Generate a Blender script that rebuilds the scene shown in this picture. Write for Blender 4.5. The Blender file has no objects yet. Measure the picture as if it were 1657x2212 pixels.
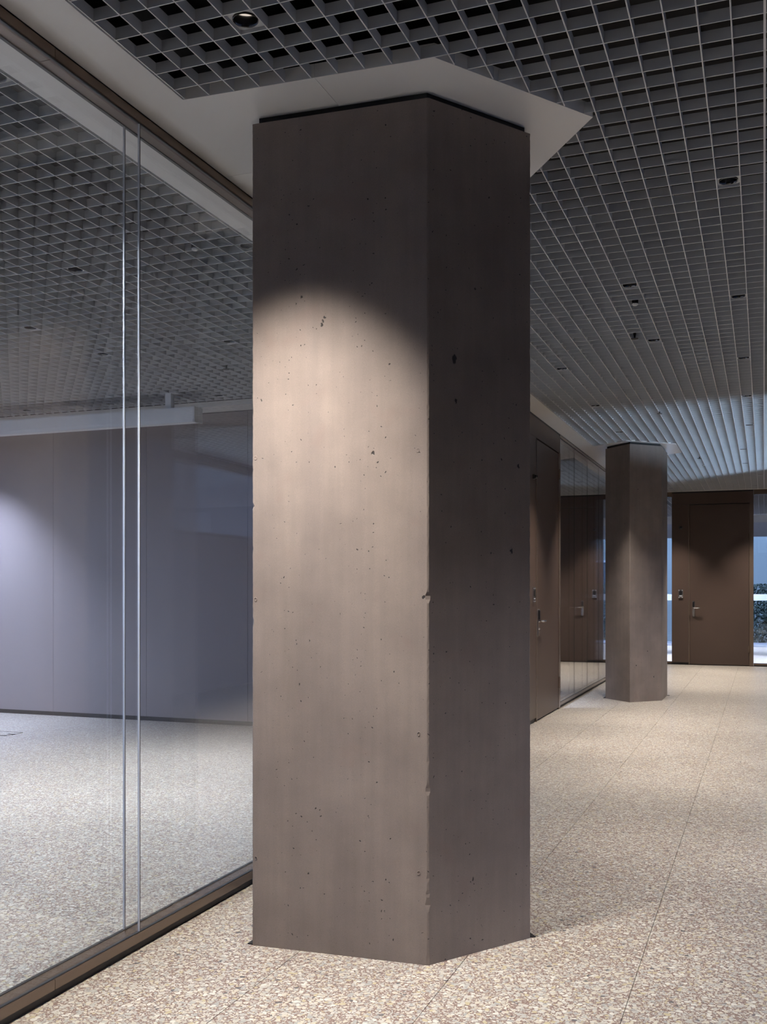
import bpy, bmesh, math, random
from mathutils import Vector

# ------------------------------------------------------------------ camera, world, exposure
scene = bpy.context.scene
COL = scene.collection
F_PX, W_PX, H_PX, HORIZON = 2180.0, 1657.0, 2212.0, 1276.0
CAM_H = 1.37
YAW = math.atan((1650.0 - W_PX / 2) / F_PX)          # corridor runs along +Y, lens turned to the left of it

cam_data = bpy.data.cameras.new('camera')
cam_data.sensor_fit = 'HORIZONTAL'
cam_data.sensor_width = 36.0
cam_data.lens = 36.0 * F_PX / W_PX
cam_data.shift_y = (HORIZON - H_PX / 2) / W_PX
cam_data.clip_start = 0.05
cam_data.clip_end = 200
cam = bpy.data.objects.new('camera', cam_data)
COL.objects.link(cam)
cam.location = (0, 0, CAM_H)
cam.rotation_euler = (math.radians(90), 0, YAW)
scene.camera = cam

scene.view_settings.view_transform = 'Standard'
scene.view_settings.look = 'None'
scene.view_settings.gamma = 1.0
scene.view_settings.use_curve_mapping = False
scene.view_settings.exposure = -0.1

world = bpy.data.worlds.new('dusk_sky')
scene.world = world
world.use_nodes = True
wn = world.node_tree.nodes
bg = wn.get('Background') or wn.new('ShaderNodeBackground')
bg.inputs['Color'].default_value = (0.42, 0.58, 1.0, 1)
SKY = 3.8
bg.inputs['Strength'].default_value = SKY

scene.cycles.max_bounces = 6
scene.cycles.diffuse_bounces = 4
scene.cycles.glossy_bounces = 3
scene.cycles.transparent_max_bounces = 12
scene.cycles.adaptive_threshold = 0.05
scene.cycles.use_light_tree = False
scene.cycles.sample_clamp_indirect = 6.0
scene.cycles.caustics_reflective = False
scene.cycles.caustics_refractive = False

LAMP_W = 430.0
LAMP_COL = (1.0, 0.925, 0.85)
ROOM_W = 1150.0
ROOM_COL = (0.62, 0.72, 1.0)

FLOOD_W = 6000.0

random.seed(7)
CEIL = 3.2
# ------------------------------------------------------------------ materials
def new_mat(name):
    m = bpy.data.materials.new(name)
    m.use_nodes = True
    nt = m.node_tree
    b = nt.nodes['Principled BSDF']
    return m, nt, b

def N(nt, t, **kw):
    n = nt.nodes.new(t)
    for k, v in kw.items():
        setattr(n, k, v)
    return n

def L(nt, a, b):
    nt.links.new(a, b)

def math_node(nt, op, a, b=None, clamp=False):
    n = N(nt, 'ShaderNodeMath', operation=op, use_clamp=clamp)
    for i, v in enumerate((a, b)):
        if v is None:
            continue
        if isinstance(v, (int, float)):
            n.inputs[i].default_value = v
        else:
            L(nt, v, n.inputs[i])
    return n.outputs[0]

def mixc(nt, fac, a, b, mode='MIX'):
    n = N(nt, 'ShaderNodeMix', data_type='RGBA', blend_type=mode)
    for sock, v in ((n.inputs[0], fac), (n.inputs[6], a), (n.inputs[7], b)):
        if isinstance(v, (int, float)):
            sock.default_value = v
        elif isinstance(v, tuple):
            sock.default_value = (*v, 1)
        else:
            L(nt, v, sock)
    return n.outputs[2]

def ramp(nt, fac, stops, interp='LINEAR'):
    n = N(nt, 'ShaderNodeValToRGB')
    cr = n.color_ramp
    cr.interpolation = interp
    while len(cr.elements) < len(stops):
        cr.elements.new(0.5)
    for e, (p, c) in zip(cr.elements, stops):
        e.position = p
        e.color = (*c, 1) if isinstance(c, tuple) else (c, c, c, 1)
    L(nt, fac, n.inputs[0])
    return n.outputs[0]

def noise(nt, vec, scale, detail=2.0, rough=0.5):
    n = N(nt, 'ShaderNodeTexNoise')
    n.inputs['Scale'].default_value = scale
    n.inputs['Detail'].default_value = detail
    n.inputs['Roughness'].default_value = rough
    L(nt, vec, n.inputs['Vector'])
    return n.outputs[0]

def voronoi(nt, vec, scale, feature='F1', rnd=1.0, dim='3D'):
    n = N(nt, 'ShaderNodeTexVoronoi', feature=feature, voronoi_dimensions=dim)
    n.inputs['Scale'].default_value = scale
    n.inputs['Randomness'].default_value = rnd
    L(nt, vec, n.inputs['Vector'])
    return n

def world_pos(nt, scale=(1, 1, 1)):
    g = N(nt, 'ShaderNodeNewGeometry')
    m = N(nt, 'ShaderNodeMapping')
    m.inputs['Scale'].default_value = scale
    L(nt, g.outputs['Position'], m.inputs['Vector'])
    return m.outputs[0]

def bump(nt, b, height, strength=0.3, dist=0.002):
    n = N(nt, 'ShaderNodeBump')
    n.inputs['Strength'].default_value = strength
    n.inputs['Distance'].default_value = dist
    L(nt, height, n.inputs['Height'])
    L(nt, n.outputs[0], b.inputs['Normal'])

def plain(name, col, rough=0.5, metal=0.0, var=0.06, nscale=6.0, spec=0.5, stretch=(1, 1, 1), bmp=0.0):
    m, nt, b = new_mat(name)
    p = world_pos(nt, stretch)
    n = noise(nt, p, nscale, 0)
    c = mixc(nt, n, tuple(x * (1 - var) for x in col), tuple(min(1, x * (1 + var)) for x in col))
    L(nt, c, b.inputs['Base Color'])
    b.inputs['Roughness'].default_value = rough
    b.inputs['Metallic'].default_value = metal
    b.inputs['Specular IOR Level'].default_value = spec
    if bmp:
        bump(nt, b, noise(nt, p, 900, 0), bmp, 0.0006)
    return m

def terrazzo(name):
    m, nt, b = new_mat(name)
    p = world_pos(nt)
    warp = N(nt, 'ShaderNodeTexNoise')
    warp.inputs['Scale'].default_value = 45
    warp.inputs['Detail'].default_value = 0
    L(nt, p, warp.inputs['Vector'])
    wv = N(nt, 'ShaderNodeVectorMath', operation='MULTIPLY_ADD')
    L(nt, warp.outputs['Color'], wv.inputs[0])
    wv.inputs[1].default_value = (0.014, 0.014, 0)
    L(nt, p, wv.inputs[2])
    pv = wv.outputs[0]
    flat = N(nt, 'ShaderNodeVectorMath', operation='MULTIPLY')
    L(nt, pv, flat.inputs[0])
    flat.inputs[1].default_value = (1, 1, 0)
    pv = flat.outputs[0]
    stops = [(0.0, (0.62, 0.55, 0.42)), (0.2, (0.46, 0.44, 0.38)), (0.4, (0.55, 0.50, 0.40)), (0.52, (0.72, 0.68, 0.58)),
             (0.66, (0.38, 0.37, 0.33)), (0.76, (0.52, 0.43, 0.24)), (0.83, (0.58, 0.54, 0.46)), (0.975, (0.07, 0.06, 0.06))]
    matrix = mixc(nt, noise(nt, p, 320, 1), (0.205, 0.138, 0.115), (0.30, 0.212, 0.18))
    col = matrix
    grain = ramp(nt, noise(nt, p, 500, 1), [(0.3, 0.35), (0.7, 0.75)])
    # pebbles of three sizes, rounded, each with its own radius and stone colour
    for scale, lo, hi, kp in ((190.0, 0.20, 0.42, 0.20), (96.0, 0.26, 0.52, 0.22), (54.0, 0.26, 0.56, 0.34)):
        vc = voronoi(nt, pv, scale, 'F1', 0.9, dim='2D')
        sep = N(nt, 'ShaderNodeSeparateColor')
        L(nt, vc.outputs['Color'], sep.inputs[0])
        thr = math_node(nt, 'MULTIPLY_ADD', sep.outputs[1], hi - lo)
        nt.nodes[-1].inputs[2].default_value = lo
        d = math_node(nt, 'SUBTRACT', thr, vc.outputs['Distance'])
        mask = math_node(nt, 'MULTIPLY', d, 22.0, True)
        mask = math_node(nt, 'MULTIPLY', mask, math_node(nt, 'GREATER_THAN', sep.outputs[2], kp))
        chip = ramp(nt, sep.outputs[0], stops, 'CONSTANT')
        chip = mixc(nt, 0.16, chip, grain)
        col = mixc(nt, mask, col, chip)
    # trodden, uneven polish with large soft patches
    big = ramp(nt, noise(nt, p, 0.9, 1), [(0.3, 0.9), (0.7, 1.04)])
    col = mixc(nt, 1.0, col, big, 'MULTIPLY')
    col = mixc(nt, 1.0, col, (0.74, 0.75, 0.76), 'MULTIPLY')
    L(nt, col, b.inputs['Base Color'])
    b.inputs['Roughness'].default_value = 0.36
    return m

def concrete(name, pores):
    """Fair-faced concrete: cloudy tone, vertical formwork streaks, fine pores, a few large blow holes (object space)."""
    m, nt, b = new_mat(name)
    tc = N(nt, 'ShaderNodeTexCoord')
    p = tc.outputs['Object']
    st = N(nt, 'ShaderNodeMapping')
    st.inputs['Scale'].default_value = (1, 1, 0.06)
    L(nt, p, st.inputs['Vector'])
    cloud = noise(nt, p, 3.2, 3, 0.6)
    streak = noise(nt, st.outputs[0], 34, 2, 0.6)
    wide = noise(nt, st.outputs[0], 7, 1, 0.5)
    fine = noise(nt, p, 420, 0)
    c = mixc(nt, ramp(nt, cloud, [(0.25, 0.0), (0.75, 1.0)]), (0.178, 0.146, 0.127), (0.252, 0.207, 0.180))
    c = mixc(nt, 1.0, c, ramp(nt, streak, [(0.25, 0.95), (0.75, 1.05)]), 'MULTIPLY')
    c = mixc(nt, 1.0, c, ramp(nt, wide, [(0.3, (0.95, 0.945, 0.955)), (0.7, (1.04, 1.03, 1.02))]), 'MULTIPLY')
    c = mixc(nt, 1.0, c, ramp(nt, fine, [(0.3, 0.94), (0.7, 1.06)]), 'MULTIPLY')
    # reddish rubbed stains
    stain = ramp(nt, noise(nt, p, 5.5, 2, 0.65), [(0.6, 0.0), (0.72, 0.35)])
    c = mixc(nt, stain, c, (0.21, 0.150, 0.128))
    # fine pores
    holes = None
    wp = N(nt, 'ShaderNodeVectorMath', operation='MULTIPLY_ADD')
    wn_ = N(nt, 'ShaderNodeTexNoise')
    wn_.inputs['Scale'].default_value = 90
    wn_.inputs['Detail'].default_value = 0
    L(nt, p, wn_.inputs['Vector'])
    L(nt, wn_.outputs['Color'], wp.inputs[0])
    wp.inputs[1].default_value = (0.012, 0.012, 0.012)
    L(nt, p, wp.inputs[2])
    for scale, r, keepv in ((62, 0.19, 0.62), (27, 0.085, 0.60)):
        v = voronoi(nt, wp.outputs[0], scale)
        sep = N(nt, 'ShaderNodeSeparateColor')
        L(nt, v.outputs['Color'], sep.inputs[0])
        rr = math_node(nt, 'MULTIPLY', sep.outputs[1], r)
        h = math_node(nt, 'MULTIPLY', math_node(nt, 'SUBTRACT', rr, v.outputs['Distance']), 40.0, True)
        h = math_node(nt, 'MULTIPLY', h, math_node(nt, 'GREATER_THAN', sep.outputs[0], keepv))
        holes = h if holes is None else math_node(nt, 'MAXIMUM', holes, h)
    for (x, y, z, r, sz) in pores:
        vm = N(nt, 'ShaderNodeVectorMath', operation='SUBTRACT')
        L(nt, wp.outputs[0], vm.inputs[0])
        vm.inputs[1].default_value = (x + 0.006, y + 0.006, z + 0.006)
        sc = N(nt, 'ShaderNodeVectorMath', operation='MULTIPLY')
        L(nt, vm.outputs[0], sc.inputs[0])
        sc.inputs[1].default_value = (1, 1, sz)
        ln = N(nt, 'ShaderNodeVectorMath', operation='LENGTH')
        L(nt, sc.outputs[0], ln.inputs[0])
        h = math_node(nt, 'MULTIPLY', math_node(nt, 'SUBTRACT', r, ln.outputs['Value']), 400.0, True)
        holes = math_node(nt, 'MAXIMUM', holes, h)
    c = mixc(nt, holes, c, (0.030, 0.026, 0.024))
    L(nt, c, b.inputs['Base Color'])
    b.inputs['Roughness'].default_value = 0.62
    b.inputs['Specular IOR Level'].default_value = 0.35
    hgt = math_node(nt, 'SUBTRACT', math_node(nt, 'MULTIPLY', fine, 0.03), holes)
    bump(nt, b, hgt, 0.6, 0.002)
    return m

def glass(name, tint=(0.985, 0.99, 0.99)):
    m = bpy.data.materials.new(name)
    m.use_nodes = True
    nt = m.node_tree
    nt.nodes.clear()
    out = N(nt, 'ShaderNodeOutputMaterial')
    tr = N(nt, 'ShaderNodeBsdfTransparent')
    tr.inputs['Color'].default_value = (*tint, 1)
    gl = N(nt, 'ShaderNodeBsdfGlossy')
    gl.inputs['Roughness'].default_value = 0.0
    gl.inputs['Color'].default_value = (1, 1, 1, 1)
    fr = N(nt, 'ShaderNodeFresnel')
    fr.inputs['IOR'].default_value = 1.5
    g = N(nt, 'ShaderNodeNewGeometry')
    # the back side of a slab meets the same air-glass step; keep the step symmetric
    ior = N(nt, 'ShaderNodeMix', data_type='FLOAT')
    L(nt, g.outputs['Backfacing'], ior.inputs[0])
    ior.inputs[2].default_value = 1.5
    ior.inputs[3].default_value = 1.0 / 1.5
    L(nt, ior.outputs[0], fr.inputs['IOR'])
    mx = N(nt, 'ShaderNodeMixShader')
    L(nt, fr.outputs[0], mx.inputs[0])
    L(nt, tr.outputs[0], mx.inputs[1])
    L(nt, gl.outputs[0], mx.inputs[2])
    L(nt, mx.outputs[0], out.inputs[0])
    return m

def emitter(name, col, strength):
    m = bpy.data.materials.new(name)
    m.use_nodes = True
    nt = m.node_tree
    nt.nodes.clear()
    out = N(nt, 'ShaderNodeOutputMaterial')
    e = N(nt, 'ShaderNodeEmission')
    e.inputs['Color'].default_value = (*col, 1)
    e.inputs['Strength'].default_value = strength
    L(nt, e.outputs[0], out.inputs[0])
    return m

M = {}
M['terrazzo'] = terrazzo('terrazzo')
M['grout'] = plain('grout', (0.10, 0.085, 0.075), 0.8)
M['soffit'] = plain('white_soffit_paint', (0.88, 0.88, 0.87), 0.22, var=0.02, nscale=2)
M['blade'] = plain('grey_blade_paint', (0.58, 0.60, 0.625), 0.38, var=0.05, nscale=3)
M['blade_lit_edge'] = plain('blade_lit_edge', (0.78, 0.79, 0.80), 0.35)
M['black'] = plain('black_void', (0.006, 0.005, 0.006), 0.8)
M['neck'] = plain('black_neck', (0.008, 0.007, 0.008), 0.7)
M['bronze'] = plain('bronze_brown_coating', (0.078, 0.050, 0.038), 0.40, metal=0.0, var=0.05, nscale=3, bmp=0.05)
M['bronze_frame'] = plain('bronze_anodised_frame', (0.165, 0.120, 0.090), 0.27, metal=0.35, var=0.05, nscale=8, stretch=(1, 0.05, 1))
M['wall_panel'] = plain('taupe_brown_wall_panel', (0.215, 0.185, 0.185), 0.42, var=0.04, nscale=2, stretch=(1, 1, 0.2), bmp=0.04)
M['toe'] = plain('black_toe', (0.012, 0.010, 0.010), 0.5)
M['steel'] = plain('brushed_steel', (0.62, 0.60, 0.58), 0.25, metal=1.0, var=0.08, nscale=40)
M['aluminium'] = plain('satin_aluminium', (0.86, 0.88, 0.92), 0.35, metal=0.4, var=0.03, nscale=20)
M['seal'] = plain('black_rubber_seal', (0.015, 0.016, 0.02), 0.5)
M['black_plastic'] = plain('black_plastic', (0.012, 0.012, 0.013), 0.3)
M['reflector'] = plain('dark_chrome_reflector', (0.10, 0.10, 0.105), 0.12, metal=1.0)
M['screen_white'] = plain('white_screen_case', (0.86, 0.88, 0.90), 0.35, var=0.02)
M['glass'] = glass('clear_glass')
M['lamp'] = emitter('warm_lamp_lens', (1.0, 0.86, 0.70), 9.0)
M['lamp'].cycles.emission_sampling = 'NONE'     # the spot in each downlight carries its light; the lens only shows
M['white_paint'] = plain('white_paint', (0.7, 0.7, 0.68), 0.5)
M['blind'] = plain('pale_blue_blind', (0.55, 0.60, 0.68), 0.6)
M['facade'] = plain('grey_green_facade', (0.30, 0.36, 0.36), 0.7, var=0.25, nscale=0.6)
M['terrace'] = plain('terrace_slab', (0.30, 0.31, 0.33), 0.7, var=0.15, nscale=1.2)
M['asphalt'] = plain('asphalt', (0.06, 0.06, 0.065), 0.8)
M['dark_window'] = plain('dark_window', (0.03, 0.045, 0.06), 0.12)
M['leaf'] = plain('dark_leaf', (0.025, 0.045, 0.03), 0.6, var=0.4, nscale=9)

# ------------------------------------------------------------------ mesh helpers
def obj(name, mesh, mat=None, parent=None, loc=(0, 0, 0)):
    o = bpy.data.objects.new(name, mesh)
    COL.objects.link(o)
    if mat is not None and mesh is not None and not mesh.materials:
        mesh.materials.append(M[mat] if isinstance(mat, str) else mat)
    o.location = loc
    if parent is not None:
        o.parent = parent
    return o

def from_bm(name, bm, smooth=False):
    me = bpy.data.meshes.new(name)
    bmesh.ops.recalc_face_normals(bm, faces=bm.faces)
    bm.to_mesh(me)
    bm.free()
    if smooth:
        for f in me.polygons:
            f.use_smooth = True
    return me

def bm_box(bm, x0, x1, y0, y1, z0, z1):
    v = [bm.verts.new(p) for p in ((x0, y0, z0), (x1, y0, z0), (x1, y1, z0), (x0, y1, z0),
                                   (x0, y0, z1), (x1, y0, z1), (x1, y1, z1), (x0, y1, z1))]
    for f in ((0, 3, 2, 1), (4, 5, 6, 7), (0, 1, 5, 4), (1, 2, 6, 5), (2, 3, 7, 6), (3, 0, 4, 7)):
        bm.faces.new([v[i] for i in f])
    return v

def box(name, x0, x1, y0, y1, z0, z1, mat, parent=None, bevel=0.0, origin=(0, 0, 0)):
    ox, oy, oz = origin
    bm = bmesh.new()
    bm_box(bm, x0 - ox, x1 - ox, y0 - oy, y1 - oy, z0 - oz, z1 - oz)
    if bevel:
        bmesh.ops.bevel(bm, geom=list(bm.edges), offset=bevel, segments=2, affect='EDGES')
    me = from_bm(name, bm)
    return obj(name, me, mat, parent, (0, 0, 0) if parent is not None else origin)

def prism(bm, pts, z0, z1):
    a = [bm.verts.new((x, y, z0)) for x, y in pts]
    b_ = [bm.verts.new((x, y, z1)) for x, y in pts]
    n = len(pts)
    bm.faces.new(a[::-1])
    bm.faces.new(b_)
    for i in range(n):
        bm.faces.new((a[i], a[(i + 1) % n], b_[(i + 1) % n], b_[i]))

def lathe(prof, seg=24, closed=False):
    bm = bmesh.new()
    rings = []
    for r, z in prof:
        if r < 1e-6:
            rings.append([bm.verts.new((0, 0, z))])
        else:
            rings.append([bm.verts.new((r * math.cos(2 * math.pi * i / seg), r * math.sin(2 * math.pi * i / seg), z)) for i in range(seg)])
    for a, b_ in zip(rings, rings[1:]):
        for i in range(seg):
            j = (i + 1) % seg
            if len(a) == 1 and len(b_) == 1:
                continue
            if len(a) == 1:
                bm.faces.new((a[0], b_[j], b_[i]))
            elif len(b_) == 1:
                bm.faces.new((a[i], a[j], b_[0]))
            else:
                bm.faces.new((a[i], a[j], b_[j], b_[i]))
    return bm

def empty(name, loc=(0, 0, 0), rz=0):
    o = bpy.data.objects.new(name, None)
    o.empty_display_size = 0.1
    COL.objects.link(o)
    o.location = loc
    o.rotation_euler.z = rz
    return o

def tag(o, label, cat, group=None):
    o['label'] = label
    o['category'] = cat
    if group:
        o['group'] = group
    return o

def struct(o):
    o['kind'] = 'structure'
    return o

def copy_tree(o, parent=None):
    c = o.copy()
    COL.objects.link(c)
    c.parent = parent
    for ch in o.children:
        if ch.type != 'LIGHT':
            copy_tree(ch, c)
    return c

# ------------------------------------------------------------------ key plan (metres, camera stands at the origin)
GX = -2.225            # corridor face of the glazed partition
RX = -2.310            # room face of the glazed partition
ROOM_Y = 9.08          # taupe wall that closes the left room
FAR_Y = 19.45          # door wall at the end of the corridor
REAR_Y = 26.1          # facade behind the end wall
RIGHT_X = 2.6
LEFT_X = -9.5
BACK_Y = -3.0
COLUMN = [(-1.850, 3.470), (-1.148, 3.508), (-0.861, 3.931), (-1.180, 4.330), (-1.872, 4.300)]
COLLAR = [(-2.027, 3.258), (-1.058, 3.302), (-0.618, 3.935), (-1.075, 4.558), (-2.027, 4.510)]
FCOLUMN = [(-1.885, 13.010), (-1.538, 12.653), (-1.191, 13.001), (-1.182, 13.677), (-1.530, 14.030), (-1.878, 13.690)]
FCOLLAR = [(-2.027, 12.930), (-1.575, 12.565), (-1.026, 13.062), (-1.020, 13.900), (-1.500, 14.330), (-2.027, 13.900)]

# ------------------------------------------------------------------ floor
floor = struct(box('floor', LEFT_X - 0.1, RIGHT_X + 0.1, BACK_Y - 0.1, REAR_Y + 0.1, -0.20, -0.006, 'grout'))
JX = [-2.26, -1.650, -1.040, -0.425, 0.185, 0.795, 1.405, 2.015, RIGHT_X]
JY = [BACK_Y, 10.33, FAR_Y]
for i in range(len(JX) - 1):
    for j in range(len(JY) - 1):
        g = 0.0012
        box('slab', JX[i] + g, JX[i + 1] - g, JY[j] + g, JY[j + 1] - g, -0.006, 0.0, 'terrazzo', floor)
for (x0, x1, y0, y1) in ((LEFT_X, -2.262, BACK_Y, ROOM_Y), (LEFT_X, -2.262, ROOM_Y, FAR_Y), (LEFT_X, RIGHT_X, FAR_Y, REAR_Y)):
    box('slab', x0, x1 - 0.001, y0 + 0.001, y1, -0.006, 0.0, 'terrazzo', floor)

# ------------------------------------------------------------------ ceiling: black void with open-cell blades
PX, PY = 0.1010, 0.1184
BX0, BY0 = -1.613, 2.826
BT, BH = 0.0042, 0.040

def interval_on_convex(poly, axis, c):
    """where the line (x=c for axis 0, y=c for axis 1) runs inside a convex polygon"""
    hits = []
    n = len(poly)
    for i in range(n):
        p, q = poly[i], poly[(i + 1) % n]
        a, b_ = p[axis], q[axis]
        if (a - c) * (b_ - c) < 0:
            t = (c - a) / (b_ - a)
            hits.append(p[1 - axis] + t * (q[1 - axis] - p[1 - axis]))
    return (min(hits), max(hits)) if len(hits) >= 2 else None

def runs(lo, hi, holes):
    segs = [(lo, hi)]
    for a, b_ in holes:
        out = []
        for s, e in segs:
            if b_ <= s or a >= e:
                out.append((s, e))
                continue
            if a > s:
                out.append((s, a))
            if b_ < e:
                out.append((b_, e))
        segs = out
    return [(s, e) for s, e in segs if e - s > 0.02]

blade_cache = {}
def blade(axis, c, s, e, parent, z=CEIL, t=BT):
    ln = round(e - s, 4)
    key = (axis, ln, t)
    if key not in blade_cache:
        bm = bmesh.new()
        h = ln / 2
        if axis == 0:
            bm_box(bm, -t / 2, t / 2, -h, h, 0, BH)
        else:
            bm_box(bm, -h, h, -t / 2, t / 2, 0, BH)
        blade_cache[key] = from_bm('blade', bm)
        me_ = blade_cache[key]
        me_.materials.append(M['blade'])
        me_.materials.append(M['blade_lit_edge'])
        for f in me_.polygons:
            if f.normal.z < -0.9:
                f.material_index = 1          # lower face coloured paler, standing for light off the floor
    mid = (s + e) / 2
    loc = (c, mid, z) if axis == 0 else (mid, c, z)
    return obj('blade', blade_cache[key], None, parent, loc)

def grid(parent, x0, x1, y0, y1, collars=(), thick=()):
    k = math.ceil((x0 - BX0) / PX)
    while BX0 + k * PX <= x1:
        c = BX0 + k * PX
        holes = [iv for iv in (interval_on_convex(p, 0, c) for p in collars) if iv]
        for s, e in runs(y0, y1, [(a - 0.004, b_ + 0.004) for a, b_ in holes]):
            blade(0, c, s, e, parent, t=0.008 if k in thick else BT)
        k += 1
    k = math.ceil((y0 - BY0) / PY)
    while BY0 + k * PY <= y1:
        c = BY0 + k * PY
        holes = [iv for iv in (interval_on_convex(p, 1, c) for p in collars) if iv]
        for s, e in runs(x0, x1, [(a - 0.004, b_ + 0.004) for a, b_ in holes]):
            blade(1, c, s, e, parent)
        k += 1

ceiling = struct(box('ceiling', LEFT_X - 0.1, RIGHT_X + 0.1, BACK_Y - 0.1, REAR_Y + 0.1, CEIL + 0.42, CEIL + 0.5, 'black'))
grid_corr = struct(empty('ceiling_corridor', (0, 0, 0)))
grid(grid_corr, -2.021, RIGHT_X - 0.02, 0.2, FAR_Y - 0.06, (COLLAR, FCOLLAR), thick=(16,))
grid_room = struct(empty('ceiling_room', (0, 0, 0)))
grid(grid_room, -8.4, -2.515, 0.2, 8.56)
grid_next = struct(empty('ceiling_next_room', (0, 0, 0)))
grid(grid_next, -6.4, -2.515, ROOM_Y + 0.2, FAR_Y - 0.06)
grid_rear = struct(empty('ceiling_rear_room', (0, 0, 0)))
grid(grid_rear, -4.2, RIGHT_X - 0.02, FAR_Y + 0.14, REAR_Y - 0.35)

# white soffit panels along the partition and round the columns
soffit = struct(empty('trim_1', (0, 0, CEIL)))
def soffit_panel(pts, parent=soffit):
    bm = bmesh.new()
    prism(bm, pts, 0.0, 0.05)
    return obj('soffit_panel', from_bm('soffit_panel', bm), 'soffit', parent)
SX = GX - 0.005
JQ = 0.0008
def lerp(p, q, t):
    return (p[0] + (q[0] - p[0]) * t, p[1] + (q[1] - p[1]) * t)
# strip before the near column
soffit_panel([(SX, BACK_Y), (-2.027, BACK_Y), (-2.027, 1.2 - JQ), (SX, 1.2 - JQ)])
seam_x = -1.500
ya = 3.258 + (seam_x + 2.027) / 0.969 * 0.044
soffit_panel([(SX, 1.2 + JQ), (-2.027, 1.2 + JQ), (-2.027, 3.258), (seam_x - JQ, ya), (seam_x - JQ, 3.93), (SX, 3.93)])
yb = 4.510 + (seam_x + 2.027) / 0.952 * 0.048
soffit_panel([(seam_x + JQ, ya), COLLAR[1], COLLAR[2], COLLAR[3], (seam_x + JQ, yb)])
soffit_panel([(SX, 3.93 + 2 * JQ), (seam_x - JQ, 3.93 + 2 * JQ), (seam_x - JQ, yb), (-2.027, 4.510), (-2.027, 8.0 - JQ), (SX, 8.0 - JQ)])
soffit_panel([(SX, 8.0 + JQ), (-2.027, 8.0 + JQ), (-2.027, 12.930 - 0.3), (SX, 12.930 - 0.3)])
soffit_panel([(SX, 12.63 + JQ), (-2.027, 12.63 + JQ), FCOLLAR[0], FCOLLAR[1], (-1.575, 13.3), (SX, 13.3)])
soffit_panel([(SX, 13.3 + JQ), (-1.575 - JQ, 13.3 + JQ), (-1.575 - JQ, 14.26), FCOLLAR[5], (-2.027, FAR_Y - 0.05), (SX, FAR_Y - 0.05)])
soffit_panel([(-1.575 + JQ, FCOLLAR[1][1] + 0.001), FCOLLAR[2], FCOLLAR[3], FCOLLAR[4], (-1.575 + JQ, 14.265)])
# white strip inside the left room, the next room, and above the taupe wall
soffit_in = struct(empty('trim_2', (0, 0, CEIL)))
soffit_panel([(-2.505, BACK_Y), (RX + 0.005, BACK_Y), (RX + 0.005, 4.3), (-2.505, 4.3)], soffit_in)
soffit_panel([(-2.505, 4.3 + 2 * JQ), (RX + 0.005, 4.3 + 2 * JQ), (RX + 0.005, 8.78), (-2.505, 8.78)], soffit_in)
for k in range(6):
    x1 = RX + 0.005 - 1.2 * k
    soffit_panel([(x1 - 1.2 + 2 * JQ, 8.78 + JQ), (x1, 8.78 + JQ), (x1, ROOM_Y), (x1 - 1.2 + 2 * JQ, ROOM_Y)], soffit_in)
soffit_panel([(-2.505, ROOM_Y + 0.12), (RX + 0.005, ROOM_Y + 0.12), (RX + 0.005, FAR_Y - 0.05), (-2.505, FAR_Y - 0.05)], soffit_in)
soffit_end = struct(empty('trim_3', (0, 0, CEIL)))
soffit_panel([(-2.02, FAR_Y - 0.055), (RIGHT_X, FAR_Y - 0.055), (RIGHT_X, FAR_Y), (-2.02, FAR_Y)], soffit_end)
soffit_panel([(-4.2, REAR_Y - 0.34), (RIGHT_X, REAR_Y - 0.34), (RIGHT_X, REAR_Y), (-4.2, REAR_Y)], soffit_end)

# ------------------------------------------------------------------ walls
# taupe panelled wall closing the left room
wall_room = struct(box('wall_room', LEFT_X, RX, ROOM_Y + 0.018, ROOM_Y + 0.10, 0.0, CEIL + 0.42, 'toe'))
joints = [-9.69, -8.49, -7.293, -6.096, -4.892, -3.69, -2.50, RX]
for a, b_ in zip(joints, joints[1:]):
    box('wall_panel', max(a, LEFT_X) + 0.0015, b_ - 0.0015, ROOM_Y, ROOM_Y + 0.018, 0.045, CEIL - 0.006, 'wall_panel', wall_room)
box('toe_recess', LEFT_X, RX, ROOM_Y + 0.010, ROOM_Y + 0.018, 0.0, 0.045, 'toe', wall_room)

def wall_with_opening(name, axis, c0, c1, lo, hi, ol, oh, oz0, oz1, mat):
    """solid wall normal to axis (0: x) between c0..c1 with one rectangular opening"""
    bm = bmesh.new()
    for (a, b_, z0, z1) in ((lo, ol, 0, CEIL + 0.42), (oh, hi, 0, CEIL + 0.42), (ol, oh, 0, oz0), (ol, oh, oz1, CEIL + 0.42)):
        if b_ - a < 1e-4 or z1 - z0 < 1e-4:
            continue
        if axis == 0:
            bm_box(bm, c0, c1, a, b_, z0, z1)
        else:
            bm_box(bm, a, b_, c0, c1, z0, z1)
    return struct(obj(name, from_bm(name, bm), mat))

wall_with_opening('wall_left', 0, LEFT_X - 0.1, LEFT_X, BACK_Y - 0.1, FAR_Y, -0.3, 8.1, 0.45, 2.95, 'white_paint')
wall_with_opening('wall_right', 0, RIGHT_X, RIGHT_X + 0.12, BACK_Y - 0.1, 8.0, 1.0, 7.0, 0.3, 2.7, 'bronze')
wall_with_opening('wall_right', 0, RIGHT_X, RIGHT_X + 0.12, 8.0, REAR_Y, 9.65, 14.02, 2.12, 3.12, 'bronze')
wall_with_opening('wall_back', 1, BACK_Y - 0.12, BACK_Y, LEFT_X - 0.1, RIGHT_X + 0.1, -9.0, -2.7, 0.3, 3.05, 'bronze')
struct(box('wall_next_room', LEFT_X, RX, FAR_Y + 0.02, FAR_Y + 0.10, 0.0, CEIL + 0.42, 'wall_panel'))
struct(box('wall_rear_left', -4.4, -4.3, FAR_Y + 0.1, REAR_Y, 0.0, CEIL + 0.42, 'white_paint'))

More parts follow.
